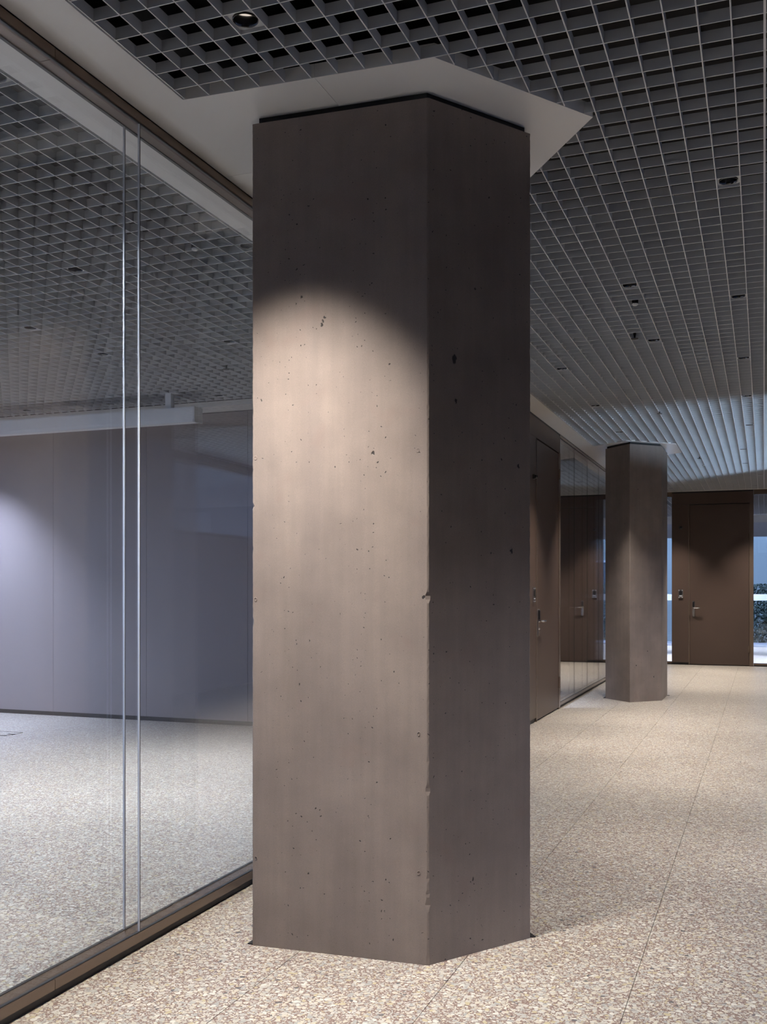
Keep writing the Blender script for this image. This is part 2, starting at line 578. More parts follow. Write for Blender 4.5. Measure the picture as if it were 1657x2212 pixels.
def simple_window(name, axis, c, lo, hi, z0, z1, n, fmat='bronze_frame', fw=0.05):
    """frame with n fields and a pane in each, set into a wall opening"""
    root = struct(empty(name, (c, lo, 0) if axis == 0 else (lo, c, 0)))
    def bx(nm, a, b_, za, zb, t, mat):
        if axis == 0:
            return box(nm, -t, t, a - lo, b_ - lo, za, zb, mat, root)
        return box(nm, a - lo, b_ - lo, -t, t, za, zb, mat, root)
    bx('frame_rail', lo, hi, z0, z0 + fw, 0.03, fmat)
    bx('frame_rail', lo, hi, z1 - fw, z1, 0.03, fmat)
    st = (hi - lo) / n
    for i in range(n + 1):
        a = min(max(lo + i * st - fw / 2, lo), hi - fw)
        bx('frame_post', a, a + fw, z0 + fw, z1 - fw, 0.03, fmat)
    for i in range(n):
        bx('pane', lo + i * st + fw / 2, lo + (i + 1) * st - fw / 2, z0 + fw, z1 - fw, 0.004, 'glass')
    return root
simple_window('window_5', 0, LEFT_X - 0.05, -0.3, 8.1, 0.45, 2.95, 5)
simple_window('window_9_added', 1, BACK_Y - 0.06, -9.0, -2.7, 0.3, 3.05, 4)  # unseen window added behind the camera to cool the room ceiling and wall
simple_window('window_6', 0, RIGHT_X + 0.06, 1.0, 7.0, 0.3, 2.7, 4)
simple_window('window_8_added', 0, RIGHT_X + 0.06, 9.65, 14.02, 2.12, 3.12, 1)  # unseen window added, its opening shaped to trim the flood beam on the ceiling

# ------------------------------------------------------------------ glazed partition beside the corridor
def partition(name, y0, y1, joints_front, clear_joint=True):
    root = struct(empty(name, (GX, y0, 0)))
    def bx(nm, xa, xb, ya_, yb_, za, zb, mat, bev=0.0):
        return box(nm, xa - GX, xb - GX, ya_ - y0, yb_ - y0, za, zb, mat, root, bev)
    bx('toe_recess', RX + 0.01, GX - 0.014, y0, y1, 0.0, 0.030, 'toe')
    cuts = [y0] + ([2.78] if y0 < 2.78 < y1 else []) + [y1]
    for a, b_ in zip(cuts, cuts[1:]):
        bx('bottom_rail', RX, GX, a + 0.0004, b_ - 0.0004, 0.030, 0.066, 'bronze_frame', 0.0012)
        bx('top_rail', RX, GX, a + 0.0004, b_ - 0.0004, 3.156, 3.192, 'bronze_frame', 0.0012)
    bx('shadow_gap', RX + 0.01, GX - 0.010, y0, y1, 3.192, CEIL + 0.3, 'toe')
    for xf, xs in ((GX - 0.009, 1), (RX + 0.009, -1)):
        edges = [y0] + joints_front + [y1]
        w = 0.0034 if clear_joint else 0.0015
        for a, b_ in zip(edges, edges[1:]):
            bx('glass_pane', xf - 0.004, xf + 0.004, a + (w if a != y0 else 0), b_ - (w if b_ != y1 else 0), 0.062, 3.160, 'glass')
        for j in joints_front:
            if clear_joint:
                bx('joint_strip', xf - 0.004, xf + 0.004, j - w, j + 0.0012, 0.066, 3.156, 'aluminium', 0.0015)
                bx('joint_seal', xf - 0.0042, xf + 0.0042, j + 0.0012, j + w, 0.066, 3.156, 'seal')
            else:
                bx('joint_strip', xf - 0.004, xf + 0.004, j - w, j + w, 0.066, 3.156, 'seal')
        bx('glazing_seal', xf - 0.006, xf + 0.006, y0, y1, 0.066, 0.070, 'seal')
        bx('glazing_seal', xf - 0.006, xf + 0.006, y0, y1, 3.152, 3.156, 'seal')
    return root
partition('window_1', BACK_Y, ROOM_Y - 0.01, [-0.6, 3.278])
partition('window_2', 11.755, FAR_Y - 0.02, [12.75, 13.75, 14.75, 16.0, 17.5], False)

# end wall glazing, left and right of the far door, and the facade behind it
def end_glazing(name, x0, x1):
    root = struct(empty(name, (x0, FAR_Y, 0)))
    box('toe_recess', 0, x1 - x0, 0.012, 0.06, 0.0, 0.022, 'toe', root)
    box('bottom_rail', 0, x1 - x0, 0.0, 0.08, 0.022, 0.055, 'bronze_frame', root)
    box('top_rail', 0, x1 - x0, 0.0, 0.08, 3.112, CEIL + 0.42, 'bronze_frame', root)
    box('glass_pane', 0, x1 - x0, 0.012, 0.020, 0.055, 3.112, 'glass', root)
    return root
end_glazing('window_3', RX, -1.600)
end_glazing('window_4', -0.170, RIGHT_X)

rear = struct(empty('window_7', (-4.3, REAR_Y, 0)))
RW = RIGHT_X + 4.3
box('top_rail', 0, RW, 0.0, 0.12, 3.03, 3.20, 'white_paint', rear)
box('transom', 0, RW, 0.0, 0.10, 1.13, 1.285, 'blind', rear)
box('bottom_rail', 0, RW, 0.0, 0.10, 0.0, 0.05, 'blind', rear)
for k in range(5):
    x = k * RW / 4
    for za, zb in ((0.05, 1.13), (1.285, 3.03)):
        box('mullion', max(0, x - 0.04), min(RW, x + 0.04), 0.0, 0.10, za, zb, 'blind', rear)
for k in range(4):
    xa, xb = k * RW / 4 + 0.04, (k + 1) * RW / 4 - 0.04
    box('glass_pane', xa, xb, 0.045, 0.053, 0.05, 1.13, 'glass', rear)
    box('glass_pane', xa, xb, 0.045, 0.053, 1.285, 3.03, 'glass', rear)
    bl = box('roller_blind', xa + 0.01, xb - 0.01, 0.010, 0.022, 2.68, 3.03, 'blind', rear)

# ------------------------------------------------------------------ door units (corridor wall and end wall)
def rounded_plate(bm, w, h, t, r=0.012, seg=5):
    """plate in the x-z plane, thickness towards -y"""
    pts = []
    for cx_, cz, a0 in ((w / 2 - r, h / 2 - r, 0), (-w / 2 + r, h / 2 - r, 90), (-w / 2 + r, -h / 2 + r, 180), (w / 2 - r, -h / 2 + r, 270)):
        for i in range(seg + 1):
            a = math.radians(a0 + 90 * i / seg)
            pts.append((cx_ + r * math.cos(a), cz + r * math.sin(a)))
    f = [bm.verts.new((x, -t, z)) for x, z in pts]
    b_ = [bm.verts.new((x, 0, z)) for x, z in pts]
    n = len(pts)
    bm.faces.new(f)
    bm.faces.new(b_[::-1])
    for i in range(n):
        bm.faces.new((f[i], b_[i], b_[(i + 1) % n], f[(i + 1) % n]))

def tube_mesh(name, pts, r, seg=12):
    bm = bmesh.new()
    rings = []
    for i, p in enumerate(pts):
        p = Vector(p)
        a = Vector(pts[max(i - 1, 0)])
        b_ = Vector(pts[min(i + 1, len(pts) - 1)])
        d = (b_ - a).normalized()
        up = Vector((0, 0, 1)) if abs(d.z) < 0.9 else Vector((1, 0, 0))
        u = d.cross(up).normalized()
        v = d.cross(u)
        rings.append([bm.verts.new(p + r * (math.cos(2 * math.pi * k / seg) * u + math.sin(2 * math.pi * k / seg) * v)) for k in range(seg)])
    for a, b_ in zip(rings, rings[1:]):
        for k in range(seg):
            bm.faces.new((a[k], a[(k + 1) % seg], b_[(k + 1) % seg], b_[k]))
    bm.faces.new(rings[0][::-1])
    bm.faces.new(rings[-1])
    return from_bm(name, bm, True)

def door_unit(name, loc, rz, w_side, w_leaf, w_post, h_leaf):
    """local x runs along the wall, -y faces the corridor; x=0 at the left edge of the side panel"""
    root = struct(empty(name, loc, rz))
    D = 0.085
    x1, x2, x3 = w_side, w_side + w_leaf, w_side + w_leaf + w_post
    top = CEIL - 0.006
    box('side_panel', 0.0, x1 - 0.024, 0.0, D, 0.045, h_leaf + 0.012, 'bronze', root)
    box('toe_recess', 0.0, x1 - 0.024, 0.014, D, 0.0, 0.045, 'toe', root)
    box('frame_post', x1 - 0.022, x1 - 0.004, -0.002, D, 0.0, h_leaf + 0.012, 'bronze_frame', root)
    box('frame_post', x2 + 0.004, x3, -0.002, D, 0.0, h_leaf + 0.012, 'bronze_frame', root)
    box('overpanel', 0.0, x3, 0.0, D, h_leaf + 0.014, top - 0.02, 'bronze', root)
    box('shadow_gap', 0.0, x3, 0.010, D, top - 0.02, CEIL + 0.42, 'toe', root)
    leaf = box('door_leaf', x1, x2, 0.002, 0.07, 0.014, h_leaf, 'bronze', root, 0.001)
    box('rebate', x1 - 0.004, x2 + 0.004, 0.030, D, 0.0, h_leaf + 0.014, 'toe', root)
    for z0, z1 in ((0.245, 0.375), (2.295, 2.410), (2.660, 2.775)):
        h = lathe([(0, 0), (0.011, 0), (0.011, z1 - z0), (0, z1 - z0)], 12)
        obj('hinge', from_bm('hinge', h, False), 'bronze_frame', root, (x2 + 0.002, -0.008, z0))
        box('hinge_plate', x2 - 0.018, x2 + 0.022, -0.004, 0.0015, z0, z1, 'bronze_frame', root)
    # lever handle on a long plate: black reader field above the lever, lock cylinder below
    bm = bmesh.new()
    rounded_plate(bm, 0.042, 0.290, 0.010, 0.016)
    plate = obj('handle_plate', from_bm('handle_plate', bm), 'steel', leaf, (x1 + 0.066, 0.002, 1.035))
    bm = bmesh.new()
    rounded_plate(bm, 0.034, 0.105, 0.016, 0.015)
    obj('handle_reader', from_bm('handle_reader', bm), 'black_plastic', plate, (0, -0.010, 0.082))
    obj('lever', tube_mesh('lever', [(0, -0.008, 0.015), (0, -0.052, 0.015), (0.006, -0.058, 0.015), (0.118, -0.058, 0.015)], 0.0105), 'steel', plate)
    cyl = lathe([(0, 0), (0.010, 0), (0.010, 0.014), (0, 0.014)], 14)
    bmesh.ops.rotate(cyl, verts=cyl.verts, cent=(0, 0, 0), matrix=__import__('mathutils').Matrix.Rotation(math.radians(90), 3, 'X'))
    obj('lock_cylinder', from_bm('lock_cylinder', cyl, False), 'steel', plate, (0, -0.008, -0.066))
    for o in (plate,):
        o['label'] = 'steel handle plate with black reader field and lever'
    return root

NEAR_DOOR_Y = 9.10
near_door = door_unit('door_1', (GX + 0.002, NEAR_DOOR_Y, 0), math.radians(90), 10.447 - NEAR_DOOR_Y, 1.205, 0.095, 2.955)
far_door = door_unit('door_2', (-1.600, FAR_Y - 0.002, 0), 0, 0.322, 1.030, 0.075, 2.950)

def reader(loc, rz, label):
    root = tag(empty('key_reader', loc, rz), label, 'key reader')
    bm = bmesh.new()
    rounded_plate(bm, 0.082, 0.160, 0.014, 0.008)
    obj('face_plate', from_bm('face_plate', bm), 'steel', root)
    bm = bmesh.new()
    rounded_plate(bm, 0.058, 0.075, 0.006, 0.026, 8)
    w = obj('reader_window', from_bm('reader_window', bm), 'black_plastic', root, (0, -0.014, 0.018))
    for sx in (-1, 1):
        for sz in (-1, 1):
            s = lathe([(0, 0), (0.006, 0), (0.006, 0.003), (0, 0.004)], 10)
            bmesh.ops.rotate(s, verts=s.verts, cent=(0, 0, 0), matrix=__import__('mathutils').Matrix.Rotation(math.radians(90), 3, 'X'))
            obj('screw', from_bm('screw', s), 'aluminium', root, (sx * 0.030, -0.014, sz * 0.066))
    box('reader_slot', -0.024, 0.024, -0.017, -0.013, -0.045, -0.032, 'aluminium', root)
    return root
reader((GX + 0.002, 10.275, 1.327), math.radians(90), 'steel key reader on brown panel beside the near door')
reader((-1.440, FAR_Y - 0.002, 1.312), 0, 'steel key reader left of the far door at corridor end')

def wall_sensor(loc, rz, label):
    root = tag(empty('wall_sensor', loc, rz), label, 'sensor')
    bm = bmesh.new()
    rounded_plate(bm, 0.062, 0.050, 0.018, 0.014)
    obj('sensor_base', from_bm('sensor_base', bm), 'black_plastic', root)
    d = lathe([(0.0, 0.034), (0.012, 0.031), (0.020, 0.022), (0.023, 0.0), (0, 0)], 16)
    bmesh.ops.rotate(d, verts=d.verts, cent=(0, 0, 0), matrix=__import__('mathutils').Matrix.Rotation(math.radians(90), 3, 'X'))
    obj('sensor_dome', from_bm('sensor_dome', d, True), 'black_plastic', root, (0, -0.016, 0))
    return root
wall_sensor((GX + 0.002, 10.275, 2.545), math.radians(90), 'small black dome sensor high on panel by near door')
wall_sensor((-1.440, FAR_Y - 0.002, 2.535), 0, 'small black dome sensor high left of the far door')

# ------------------------------------------------------------------ columns
def face_point(poly, i, t, z):
    a, b_ = poly[i], poly[(i + 1) % len(poly)]
    return (a[0] + (b_[0] - a[0]) * t, a[1] + (b_[1] - a[1]) * t, z)

def column(poly, label, pores_spec, marks, chips, base_scale=1.004):
    cx_ = sum(p[0] for p in poly) / len(poly)
    cy_ = sum(p[1] for p in poly) / len(poly)
    loc = (cx_, cy_, 0)
    P = [(x - cx_, y - cy_) for x, y in poly]
    root = tag(empty('concrete_column', loc), label, 'column')
    TOP = 3.172
    rnd = random.Random(11)
    nz = 230
    ch = 0.004
    n = len(P)
    bm = bmesh.new()
    rings = []
    ph = [[rnd.random() * 6.28 for _ in range(4)] for _ in P]
    for k in range(nz + 1):
        z = TOP * k / nz
        ring = []
        for i, p in enumerate(P):
            pv, nx = Vector(P[i - 1]), Vector(P[(i + 1) % n])
            v = Vector(p)
            c = ch * (0.75 + 0.5 * rnd.random())
            if rnd.random() < 0.05:
                c += 0.003 * rnd.random()
            for (ci, zc, hh, dep) in chips:
                if ci == i:
                    c += dep * math.exp(-((z - zc) / hh) ** 2) * (0.6 + 0.8 * rnd.random())
            ring.append(v + (pv - v).normalized() * c)
            ring.append(v + (nx - v).normalized() * c)
        rings.append([bm.verts.new((q.x, q.y, z)) for q in ring])
    m_ = len(rings[0])
    for a, b_ in zip(rings, rings[1:]):
        for i in range(m_):
            bm.faces.new((a[i], a[(i + 1) % m_], b_[(i + 1) % m_], b_[i]))
    bm.faces.new(rings[0][::-1])
    bm.faces.new(rings[-1])
    pores = []
    for (i, t, z, r, sz) in pores_spec:
        x, y, zz = face_point(P, i, t, z)
        pores.append((x, y, zz, r * 0.72, sz))
    shaft = obj('shaft', from_bm('shaft', bm), concrete('fair_faced_concrete', pores), root)
    # recessed black neck closing to the soffit
    bm = bmesh.new()
    inset = []
    for i, p in enumerate(P):
        v = Vector(p)
        d1 = (Vector(P[i - 1]) - v).normalized()
        d2 = (Vector(P[(i + 1) % n]) - v).normalized()
        s = abs(d1.x * d2.y - d1.y * d2.x)
        inset.append(v + (d1 + d2) * (0.020 / max(s, 0.3)))
    prism(bm, [(q.x, q.y) for q in inset], TOP, CEIL)
    obj('neck', from_bm('neck', bm), 'neck', root)
    # formwork nail rings
    for (i, t, z) in marks:
        x, y, zz = face_point(P, i, t, z)
        a, b_ = P[i], P[(i + 1) % n]
        ang = math.atan2(b_[1] - a[1], b_[0] - a[0])
        seg = 14
        bm = bmesh.new()
        ro, ri, hgt = 0.0065, 0.0042, 0.0014
        prev = []
        for (rr, yy) in ((ro, 0.0), ((ro + ri) / 2, -hgt), (ri, 0.0)):
            prev.append([bm.verts.new((rr * math.cos(2 * math.pi * q / seg), yy, 1.3 * rr * math.sin(2 * math.pi * q / seg))) for q in range(seg)])
        for u, v in zip(prev, prev[1:]):
            for q in range(seg):
                bm.faces.new((u[q], u[(q + 1) % seg], v[(q + 1) % seg], v[q]))
        o = obj('formwork_mark', from_bm('formwork_mark', bm, True), shaft.data.materials[0], shaft, (x, y, zz))
        o.rotation_euler.z = ang
    return root, P, loc

def hz(y, t=3.78):     # height on the near column front from a pixel row
    return CAM_H - (y - HORIZON) / F_PX * t
def ft(x):             # position along the front face from a pixel column
    return (x - 545.0) / (924.0 - 545.0)
def rt_(x):
    return (x - 924.0) / (1146.0 - 924.0)
near_pores = [(0, ft(706), hz(681), 0.0085, 1.0), (0, ft(703), hz(690), 0.0075, 0.7), (0, ft(700), hz(697), 0.0095, 1.1), (0, ft(655), hz(632), 0.006, 0.8),
              (0, ft(566), hz(853), 0.007, 0.8), (0, ft(810), hz(981), 0.009, 0.7), (0, ft(783), hz(993), 0.005, 1.0),
              (0, ft(570), hz(983), 0.005, 1.0), (0, ft(688), hz(1071), 0.0045, 1.0), (0, ft(776), hz(1122), 0.006, 0.8),
              (0, ft(845), hz(829), 0.005, 1.2), (0, ft(915), hz(1290), 0.011, 1.0), (0, ft(600), hz(1672), 0.006, 1.0),
              (1, rt_(978), hz(778), 0.014, 0.5), (1, rt_(981), hz(868), 0.010, 0.6), (1, rt_(1118), hz(995), 0.011, 0.8),
              (1, rt_(1102), hz(1188), 0.011, 0.5), (1, rt_(1056), hz(1194), 0.007, 1.0), (1, rt_(977), hz(1001), 0.006, 1.2),
              (1, rt_(1079), hz(985), 0.007, 0.8), (1, rt_(1022), hz(618), 0.009, 1.0), (1, rt_(1017), hz(1905), 0.008, 0.7),
              (1, rt_(968), hz(1950), 0.006, 1.0)]
near_marks = [(0, ft(553), hz(988, 3.88)), (0, ft(553), hz(1856, 3.88)), (0, ft(903), hz(973, 3.7)), (0, ft(905), hz(1885, 3.7)), (0, ft(553), hz(1295, 3.88)), (0, ft(905), hz(1585, 3.7))]
near_chips = [(1, 0.225, 0.012, 0.009), (1, 0.26, 0.010, 0.007), (1, 1.345, 0.012, 0.010), (1, 0.64, 0.012, 0.008), (1, 0.02, 0.012, 0.006),
              (0, 1.70, 0.010, 0.006), (0, 1.25, 0.010, 0.005), (2, 2.92, 0.03, 0.006), (2, 1.1, 0.02, 0.004)]
col1, P1, loc1 = column(COLUMN, 'large concrete column in the foreground with spotlit front face', near_pores, near_marks, near_chips)
far_pores = [(1, 0.32, 1.17, 0.012, 2.4), (0, 0.62, 3.13, 0.010, 1.0), (1, 0.25, 2.62, 0.010, 1.0), (1, 0.55, 0.62, 0.012, 1.0), (1, 0.2, 0.45, 0.012, 0.9),
             (1, 0.75, 0.30, 0.012, 0.9), (0, 0.8, 2.2, 0.010, 1.0)]
col2, P2, loc2 = column(FCOLUMN, 'smaller-looking concrete column farther down the corridor before the far door', far_pores, [], [(1, 0.6, 0.05, 0.004)])

# dark perimeter joint in the floor, seen where it pokes out beside each shaft
def base_joint(root, P, pts):
    bm = bmesh.new()
    prism(bm, pts, 0.0005, 0.004)
    obj('base_joint', from_bm('base_joint', bm), 'toe', root)
A, B, C_, D_, E_ = P1
base_joint(col1, P1, [(A[0] - 0.022, A[1] + 0.004), (A[0] + 0.01, A[1] + 0.004), (E_[0] + 0.01, E_[1]), (E_[0] - 0.02, E_[1])])
base_joint(col1, P1, [(C_[0] - 0.01, C_[1]), (C_[0] + 0.018, C_[1] + 0.012), (D_[0] + 0.02, D_[1] + 0.02), (D_[0], D_[1] - 0.01)])
base_joint(col2, P2, [(P2[0][0] - 0.03, P2[0][1] + 0.01), (P2[0][0] + 0.01, P2[0][1] + 0.01), (P2[5][0] + 0.01, P2[5][1]), (P2[5][0] - 0.03, P2[5][1])])
base_joint(col2, P2, [(P2[3][0] - 0.01, P2[3][1] - 0.04), (P2[3][0] + 0.03, P2[3][1] - 0.04), (P2[3][0] + 0.03, P2[3][1]), (P2[3][0] - 0.01, P2[3][1])])

# ------------------------------------------------------------------ downlights in the grid cells
def cell(x, y):
    i = math.floor((x - BX0) / PX)
    j = math.floor((y - BY0) / PY)
    return BX0 + (i + 0.5) * PX, BY0 + (j + 0.5) * PY

def make_downlight():
    root = empty('downlight')
    hx, hy_, r, seg = PX / 2 - 0.003, PY / 2 - 0.003, 0.0405, 32
    bm = bmesh.new()
    inner = [bm.verts.new((r * math.cos(2 * math.pi * k / seg), r * math.sin(2 * math.pi * k / seg), 0.012)) for k in range(seg)]
    outer = []
    for k in range(seg):
        c, s = math.cos(2 * math.pi * k / seg), math.sin(2 * math.pi * k / seg)
        q = min(hx / max(abs(c), 1e-6), hy_ / max(abs(s), 1e-6))
        outer.append(bm.verts.new((q * c, q * s, 0.012)))
    up = [bm.verts.new((v.co.x, v.co.y, 0.018)) for v in outer]
    for k in range(seg):
        j = (k + 1) % seg
        bm.faces.new((inner[k], inner[j], outer[j], outer[k]))
        bm.faces.new((outer[k], outer[j], up[j], up[k]))
    obj('cover_plate', from_bm('cover_plate', bm), 'blade', root)
    b2 = lathe([(r + 0.001, 0.006), (r, 0.005), (r - 0.0022, 0.006), (r - 0.004, 0.014), (r - 0.007, 0.028), (r - 0.012, 0.047), (r - 0.012, 0.049)], 32)
    obj('reflector', from_bm('reflector', b2, True), 'reflector', root)
    b3 = lathe([(0, 0.0485), (r - 0.012, 0.0485), (r - 0.012, 0.053), (0, 0.053)], 24)
    obj('lens', from_bm('lens', b3), 'lamp', root)
    b4 = lathe([(r + 0.001, 0.010), (r + 0.002, 0.060), (0, 0.062)], 24)
    obj('housing', from_bm('housing', b4), 'black', root)
    return root
proto = make_downlight()
first = [True]
def downlight(x, y, label, power, colr, size=76.0, blend=1.0, tilt=(0, 0)):
    cx_, cy_ = cell(x, y)
    o = proto if first[0] else copy_tree(proto)
    first[0] = False
    o.location = (cx_, cy_, CEIL)
    tag(o, label, 'downlight', 'recessed downlights in the ceiling grid')
    if power > 0:
        d = bpy.data.lights.new('downlight_lamp', 'SPOT')
        d.energy = power
        d.color = colr
        d.spot_size = math.radians(size)
        d.spot_blend = blend
        d.shadow_soft_size = 0.03
        lo = bpy.data.objects.new('downlight_lamp', d)
        COL.objects.link(lo)
        lo.parent = o
        lo.location = (0, 0, -0.006)
        lo.rotation_euler = (tilt[0], tilt[1], 0)
    return o

corr = [
    (-0.162, 4.806, 'downlight right of the white collar of the near column', 1.0),
    (-0.772, 6.228, 'half-hidden downlight above the small ceiling sensor', 0.0),
    (-0.166, 6.620, 'second downlight from the top in the row by the right edge', 1.0),
    (-0.773, 7.662, 'downlight with a bluish glint beside the nearest sprinkler', 0.0),
    (-0.180, 8.391, 'third downlight from the top in the row by the right edge', 1.0),
    (-1.580, 8.342, 'downlight nearest the top of the door panel wall, first of its row', 1.0),
    (-1.597, 10.056, 'downlight over the near door, second of the row by the door wall', 1.0),
    (-0.183, 10.081, 'fourth downlight from the top in the row by the right edge', 1.0),
    (-1.597, 11.864, 'downlight just before the far column', 1.0),
    (-0.192, 11.870, 'fifth downlight from the top in the row by the right edge', 1.0),
    (-0.207, 13.854, 'sixth downlight from the top in the row by the right edge', 1.0),
    (-0.224, 15.418, 'seventh downlight from the top in the row by the right edge', 1.0),
    (-0.034, 16.972, 'last downlight of the right row, nearest the end wall', 1.0),
    (-0.842, 17.155, 'single downlight in the middle before the far door', 0.0),
    (-1.590, 15.400, 'downlight behind the far column', 1.0),
    (-1.590, 18.750, 'downlight close to the end wall on the left of the far door', 1.0),
    (-0.165, 18.750, 'downlight close to the end wall on the right of the far door', 1.0),
    (-1.590, 17.100, 'downlight left of the far door, hidden by the far column', 1.0),
    (-0.165, 2.863, 'downlight above the frame, right of the near column', 0.28),
    (-1.555, 1.000, 'downlight over the photographer near the glass', 0.4),
    (-0.165, 1.000, 'downlight over the photographer on the right', 0.7),
]
downlight(-1.555, 2.863, 'downlight in the top left of the grid, just before the near column', LAMP_W * 1.7, LAMP_COL, 78.0, 1.0, (math.radians(3), math.radians(3)))
for x, y, lab, k in corr:
    downlight(x, y, lab, LAMP_W * k, LAMP_COL)
room = [
    (-2.574, 2.870, 'downlight behind the glass at the left edge of the picture', 0.35),
    (-2.574, 4.768, 'downlight behind the glass next to the near column', 0.0),
    (-3.684, 4.755, 'upper downlight behind the glass, left of the twin joint lines', 0.45),
    (-4.837, 5.736, 'downlight with a bright lens near the left edge behind the glass', 0.45),
    (-4.838, 6.553, 'downlight behind the glass right of the bright one, near the joint lines', 0.45),
    (-3.695, 6.532, 'downlight behind the glass right of the twin joint lines', 0.45),
    (-5.970, 8.329, 'downlight over the screen case close to the twin joint lines', 0.0),
    (-7.013, 8.345, 'downlight over the left part of the screen case', 0.0),
    (-4.840, 8.327, 'downlight over the right end of the screen case', 0.0),
    (-8.150, 8.345, 'cool downlight beside the taupe wall, left of the picture', 1.05),
    (-8.150, 6.540, 'cool downlight deeper in the left room', 1.0),
    (-8.150, 4.760, 'cool downlight in the left part of the room', 1.0),
    (-5.970, 2.870, 'cool downlight in the middle of the room, left of the picture', 0.8),
    (-4.300, 1.000, 'cool downlight in the room beside the photographer', 0.8),
    (-3.690, 11.300, 'added unseen downlight behind the door wall, cooling the far column', 2.2),  # this lamp and the next are added to cool the far column
    (-3.690, 12.900, 'added unseen downlight level with the far column, cooling its left face', 1.3),
    (-0.300, 21.300, 'added cool downlight behind the end wall, brightening the rear floor', 2.6),  # this pair is added to brighten the floor of the rear room
    (-2.600, 21.300, 'added cool downlight behind the end wall to the left, brightening the rear floor', 2.6),
    (-0.300, 25.300, 'added cool downlight by the rear facade, brightening transom and blinds', 1.6),  # this pair is added to brighten the inner side of the facade
    (-2.400, 25.300, 'added cool downlight by the left part of the rear facade, brightening the transom', 1.6),
    (-3.690, 15.400, 'cool downlight at the far end of the next room', 0.6),
]
for x, y, lab, k in room:
    downlight(x, y, lab, ROOM_W * k, ROOM_COL if x < -7.5 or y > ROOM_Y else (0.84, 0.90, 1.0), 96.0 if y < ROOM_Y else 76.0)

# ------------------------------------------------------------------ sprinklers and sensors hanging in the grid
def sprinkler(x, y, label):
    root = tag(empty('sprinkler', (x, y, CEIL)), label, 'sprinkler', 'pendent sprinklers')
    b1 = lathe([(0, -0.008), (0.007, -0.008), (0.007, 0.008), (0.010, 0.012), (0.010, 0.40), (0, 0.40)], 14)
    obj('pipe', from_bm('pipe', b1), 'black_plastic', root)
    b2 = lathe([(0, -0.019), (0.026, -0.018), (0.027, -0.015), (0.010, -0.013), (0.004, -0.008)], 16)
    obj('deflector', from_bm('deflector', b2), 'black_plastic', root)
    return root
sprinkler(-0.870, 7.438, 'nearest dark sprinkler below the corridor grid')
sprinkler(-0.998, 10.669, 'dark sprinkler above and before the far column')
sprinkler(-0.826, 14.492, 'farthest small sprinkler below the corridor grid')
sprinkler(-4.116, 7.275, 'small dark sprinkler in the grid behind the glass')

def ceiling_sensor(x, y, label):
    root = tag(empty('ceiling_sensor', (x, y, CEIL)), label, 'sensor')
    b1 = lathe([(0, -0.010), (0.012, -0.009), (0.018, -0.004), (0.019, 0.002), (0.019, 0.03), (0, 0.03)], 18)
    obj('sensor_body', from_bm('sensor_body', b1, False), 'white_paint', root)
    b2 = lathe([(0.0195, 0.002), (0.0205, 0.004), (0.0205, 0.40), (0.0, 0.40)], 18)
    obj('mount', from_bm('mount', b2), 'black_plastic', root)
    return root
ceiling_sensor(-0.769, 6.598, 'small white ceiling sensor between two corridor downlights')
ceiling_sensor(-2.850, 4.700, 'small pale ceiling sensor in the grid behind the glass')
ceiling_sensor(-0.821, 15.422, 'tiny pale ceiling sensor far down the corridor')

# ------------------------------------------------------------------ projection screen case in the left room
def screen_case():
    x0, x1, y0, y1, z0, z1 = -9.35, -4.862, 8.0, 8.146, 2.912, 3.052
    root = tag(empty('projection_screen', (x1, y0, z0)), 'long white projection screen case hanging under the ceiling behind the glass', 'projection screen')
    ox, oy, oz = x1, y0, z0
    bm = bmesh.new()
    bm_box(bm, x0 - ox, -0.004, 0.0, y1 - y0, 0.026, z1 - z0)
    bmesh.ops.bevel(bm, geom=list(bm.edges), offset=0.003, segments=2, affect='EDGES')
    obj('case', from_bm('case', bm), 'screen_white', root)
    box('bottom_lip', x0 - ox, -0.012, 0.003, 0.100, 0.0, 0.026, 'screen_white', root)
    box('end_cap', -0.004, 0.004, -0.001, y1 - y0 + 0.001, 0.0, z1 - z0 + 0.001, 'screen_white', root, 0.0015)
    box('bottom_slot', x0 - ox, -0.012, 0.104, 0.125, 0.012, 0.026, 'black', root)
    for xb in (-0.30, -3.2):
        br = box('ceiling_bracket', xb - 0.03, xb + 0.03, 0.04, 0.10, z1 - z0, CEIL - z0 + 0.01, 'screen_white', root)
        box('bracket_plate', xb - 0.09, xb + 0.09, 0.03, 0.11, CEIL - z0 - 0.004, CEIL - z0, 'screen_white', root)
    return root
screen_case()

# ------------------------------------------------------------------ floor outlet by the left edge
fo = tag(empty('floor_outlet', (-6.78, 7.66, 0.0)), 'flush floor outlet lid with dark slots at the left picture edge', 'floor outlet')
box('lid', -0.30, 0.10, 0.0, 0.20, 0.0006, 0.004, 'terrazzo', fo)
for (a, b_, c, d) in ((-0.30, 0.10, -0.012, -0.002), (-0.30, 0.10, 0.202, 0.212), (0.03, 0.11, 0.06, 0.10)):
    box('lid_slot', a, b_, c, d, 0.0006, 0.0045, 'black', fo)

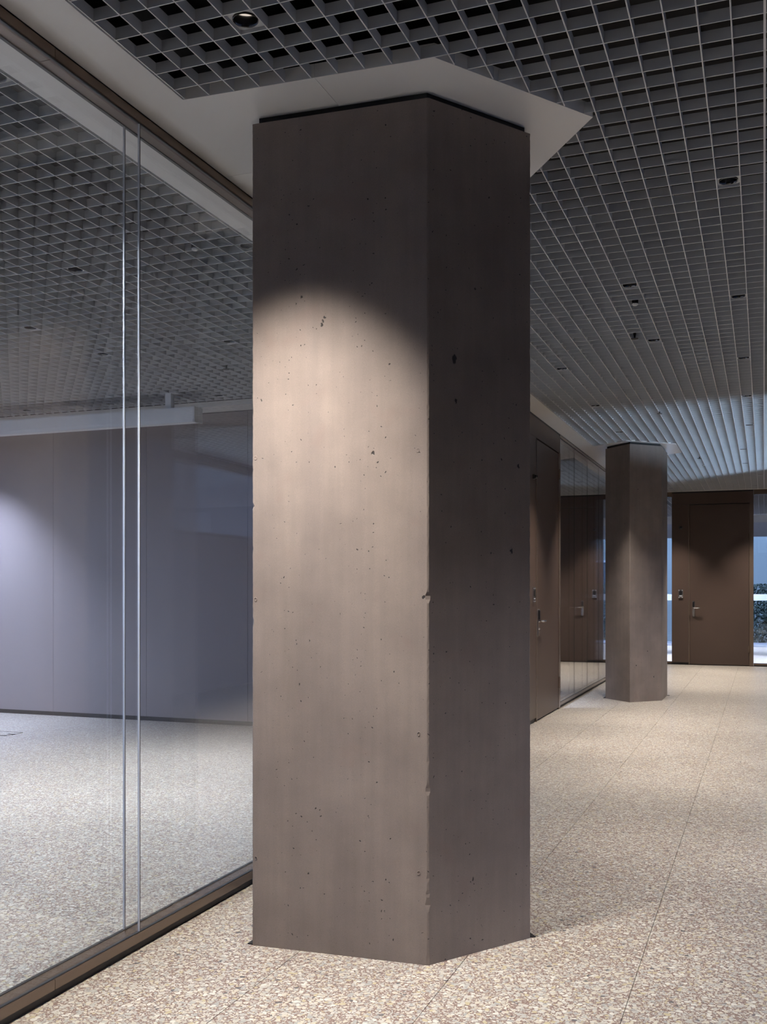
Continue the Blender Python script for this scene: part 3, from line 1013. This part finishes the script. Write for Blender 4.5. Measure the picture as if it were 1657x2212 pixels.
# ------------------------------------------------------------------ outside, seen through the end glazing
struct(box('ground_terrace', -30, 11, REAR_Y + 0.3, 33.5, -0.4, -0.25, 'terrace'))
struct(box('ground_outside', -60, 60, -40, 70, -0.9, -0.6, 'asphalt'))
struct(box('ground_side_terrace', RIGHT_X + 0.15, 14, 8.0, 20, -0.45, -0.12, 'terrace'))
bld = tag(empty('exterior_building', (0, 38, -0.6)), 'grey building across the terrace seen through the end glazing', 'building')
box('facade_wall', -18, 10, 0, 4, 0, 9, 'facade', bld)
for fl in range(3):
    for k in range(9):
        xa = -17 + k * 2.9
        w = box('window', xa, xa + 1.9, -0.04, 0.02, 1.6 + fl * 2.9, 3.1 + fl * 2.9, 'blind', bld)
        box('pane', xa + 0.08, xa + 1.82, -0.05, -0.03, 1.68 + fl * 2.9, 3.02 + fl * 2.9, 'dark_window', w)
reflection_block = tag(empty('exterior_building', (12, 6, -0.6)), 'unseen dark building added right of the picture to darken glass reflections', 'building')
box('facade_wall', 0, 4, -14, 40, 0, 6, 'asphalt', reflection_block)  # added block that hides the sky from the partition's reflections
def shrub(loc, r, label):
    rnd = random.Random(int(loc[0] * 10))
    bm = bmesh.new()
    for _ in range(5200):
        a, b_ = rnd.random() * 6.283, rnd.random() ** 0.5
        z = rnd.random()
        rad = r * (1 - 0.45 * z) * b_
        c = Vector((rad * math.cos(a), rad * math.sin(a), 0.1 + z * r * 1.1))
        s = 0.035 + 0.05 * rnd.random()
        u = Vector((rnd.uniform(-1, 1), rnd.uniform(-1, 1), rnd.uniform(-1, 1))).normalized() * s
        v = u.orthogonal().normalized() * s * 0.5
        bm.faces.new([bm.verts.new(c + u), bm.verts.new(c + v), bm.verts.new(c - u), bm.verts.new(c - v)])
    root = tag(empty('shrub', loc), label, 'shrub')
    obj('foliage', from_bm('foliage', bm), 'leaf', root)
    obj('stem', tube_mesh('stem', [(0, 0, 0), (0.02, 0, r * 0.5), (0, 0.02, r)], 0.03, 7), 'leaf', root)
shrub((0.25, 36.0, -0.6), 1.9, 'dark shrub on the terrace outside, beside the far door glazing')

# unseen flood lamp added on the side terrace for the blue ceiling glow
fl = tag(empty('added_floodlight', (9.0, 8.5, -0.12)), 'unseen cool lamp added on the right terrace for the ceiling glow', 'added_floodlight')
box('lamp_foot', -0.12, 0.12, -0.12, 0.12, 0.0, 0.03, 'black_plastic', fl)
obj('lamp_post', tube_mesh('lamp_post', [(0, 0, 0.03), (0, 0, 0.70)], 0.02, 10), 'black_plastic', fl)
hd = lathe([(0, 0.0), (0.30, 0.0), (0.46, -0.08), (0.455, -0.08), (0.29, -0.02), (0, -0.02)], 24)
ho = obj('lamp_head', from_bm('lamp_head', hd), 'black_plastic', fl, (0, 0, 0.70))
aim = Vector((-0.3, 13.2, CEIL)) - Vector((9.0, 8.5, 0.58))
ho.rotation_euler = aim.to_track_quat('-Z', 'Y').to_euler()
fd = bpy.data.lights.new('added_flood_lamp', 'SPOT')
fd.energy = FLOOD_W
fd.color = (0.55, 0.75, 1.0)
fd.spot_size = math.radians(60)
fd.spot_blend = 0.3
fd.shadow_soft_size = 0.45
flo = bpy.data.objects.new('added_flood_lamp', fd)
COL.objects.link(flo)
flo.parent = fl
flo.location = Vector((0, 0, 0.70)) + aim.normalized() * 0.60
flo.rotation_euler = aim.to_track_quat('-Z', 'Y').to_euler()
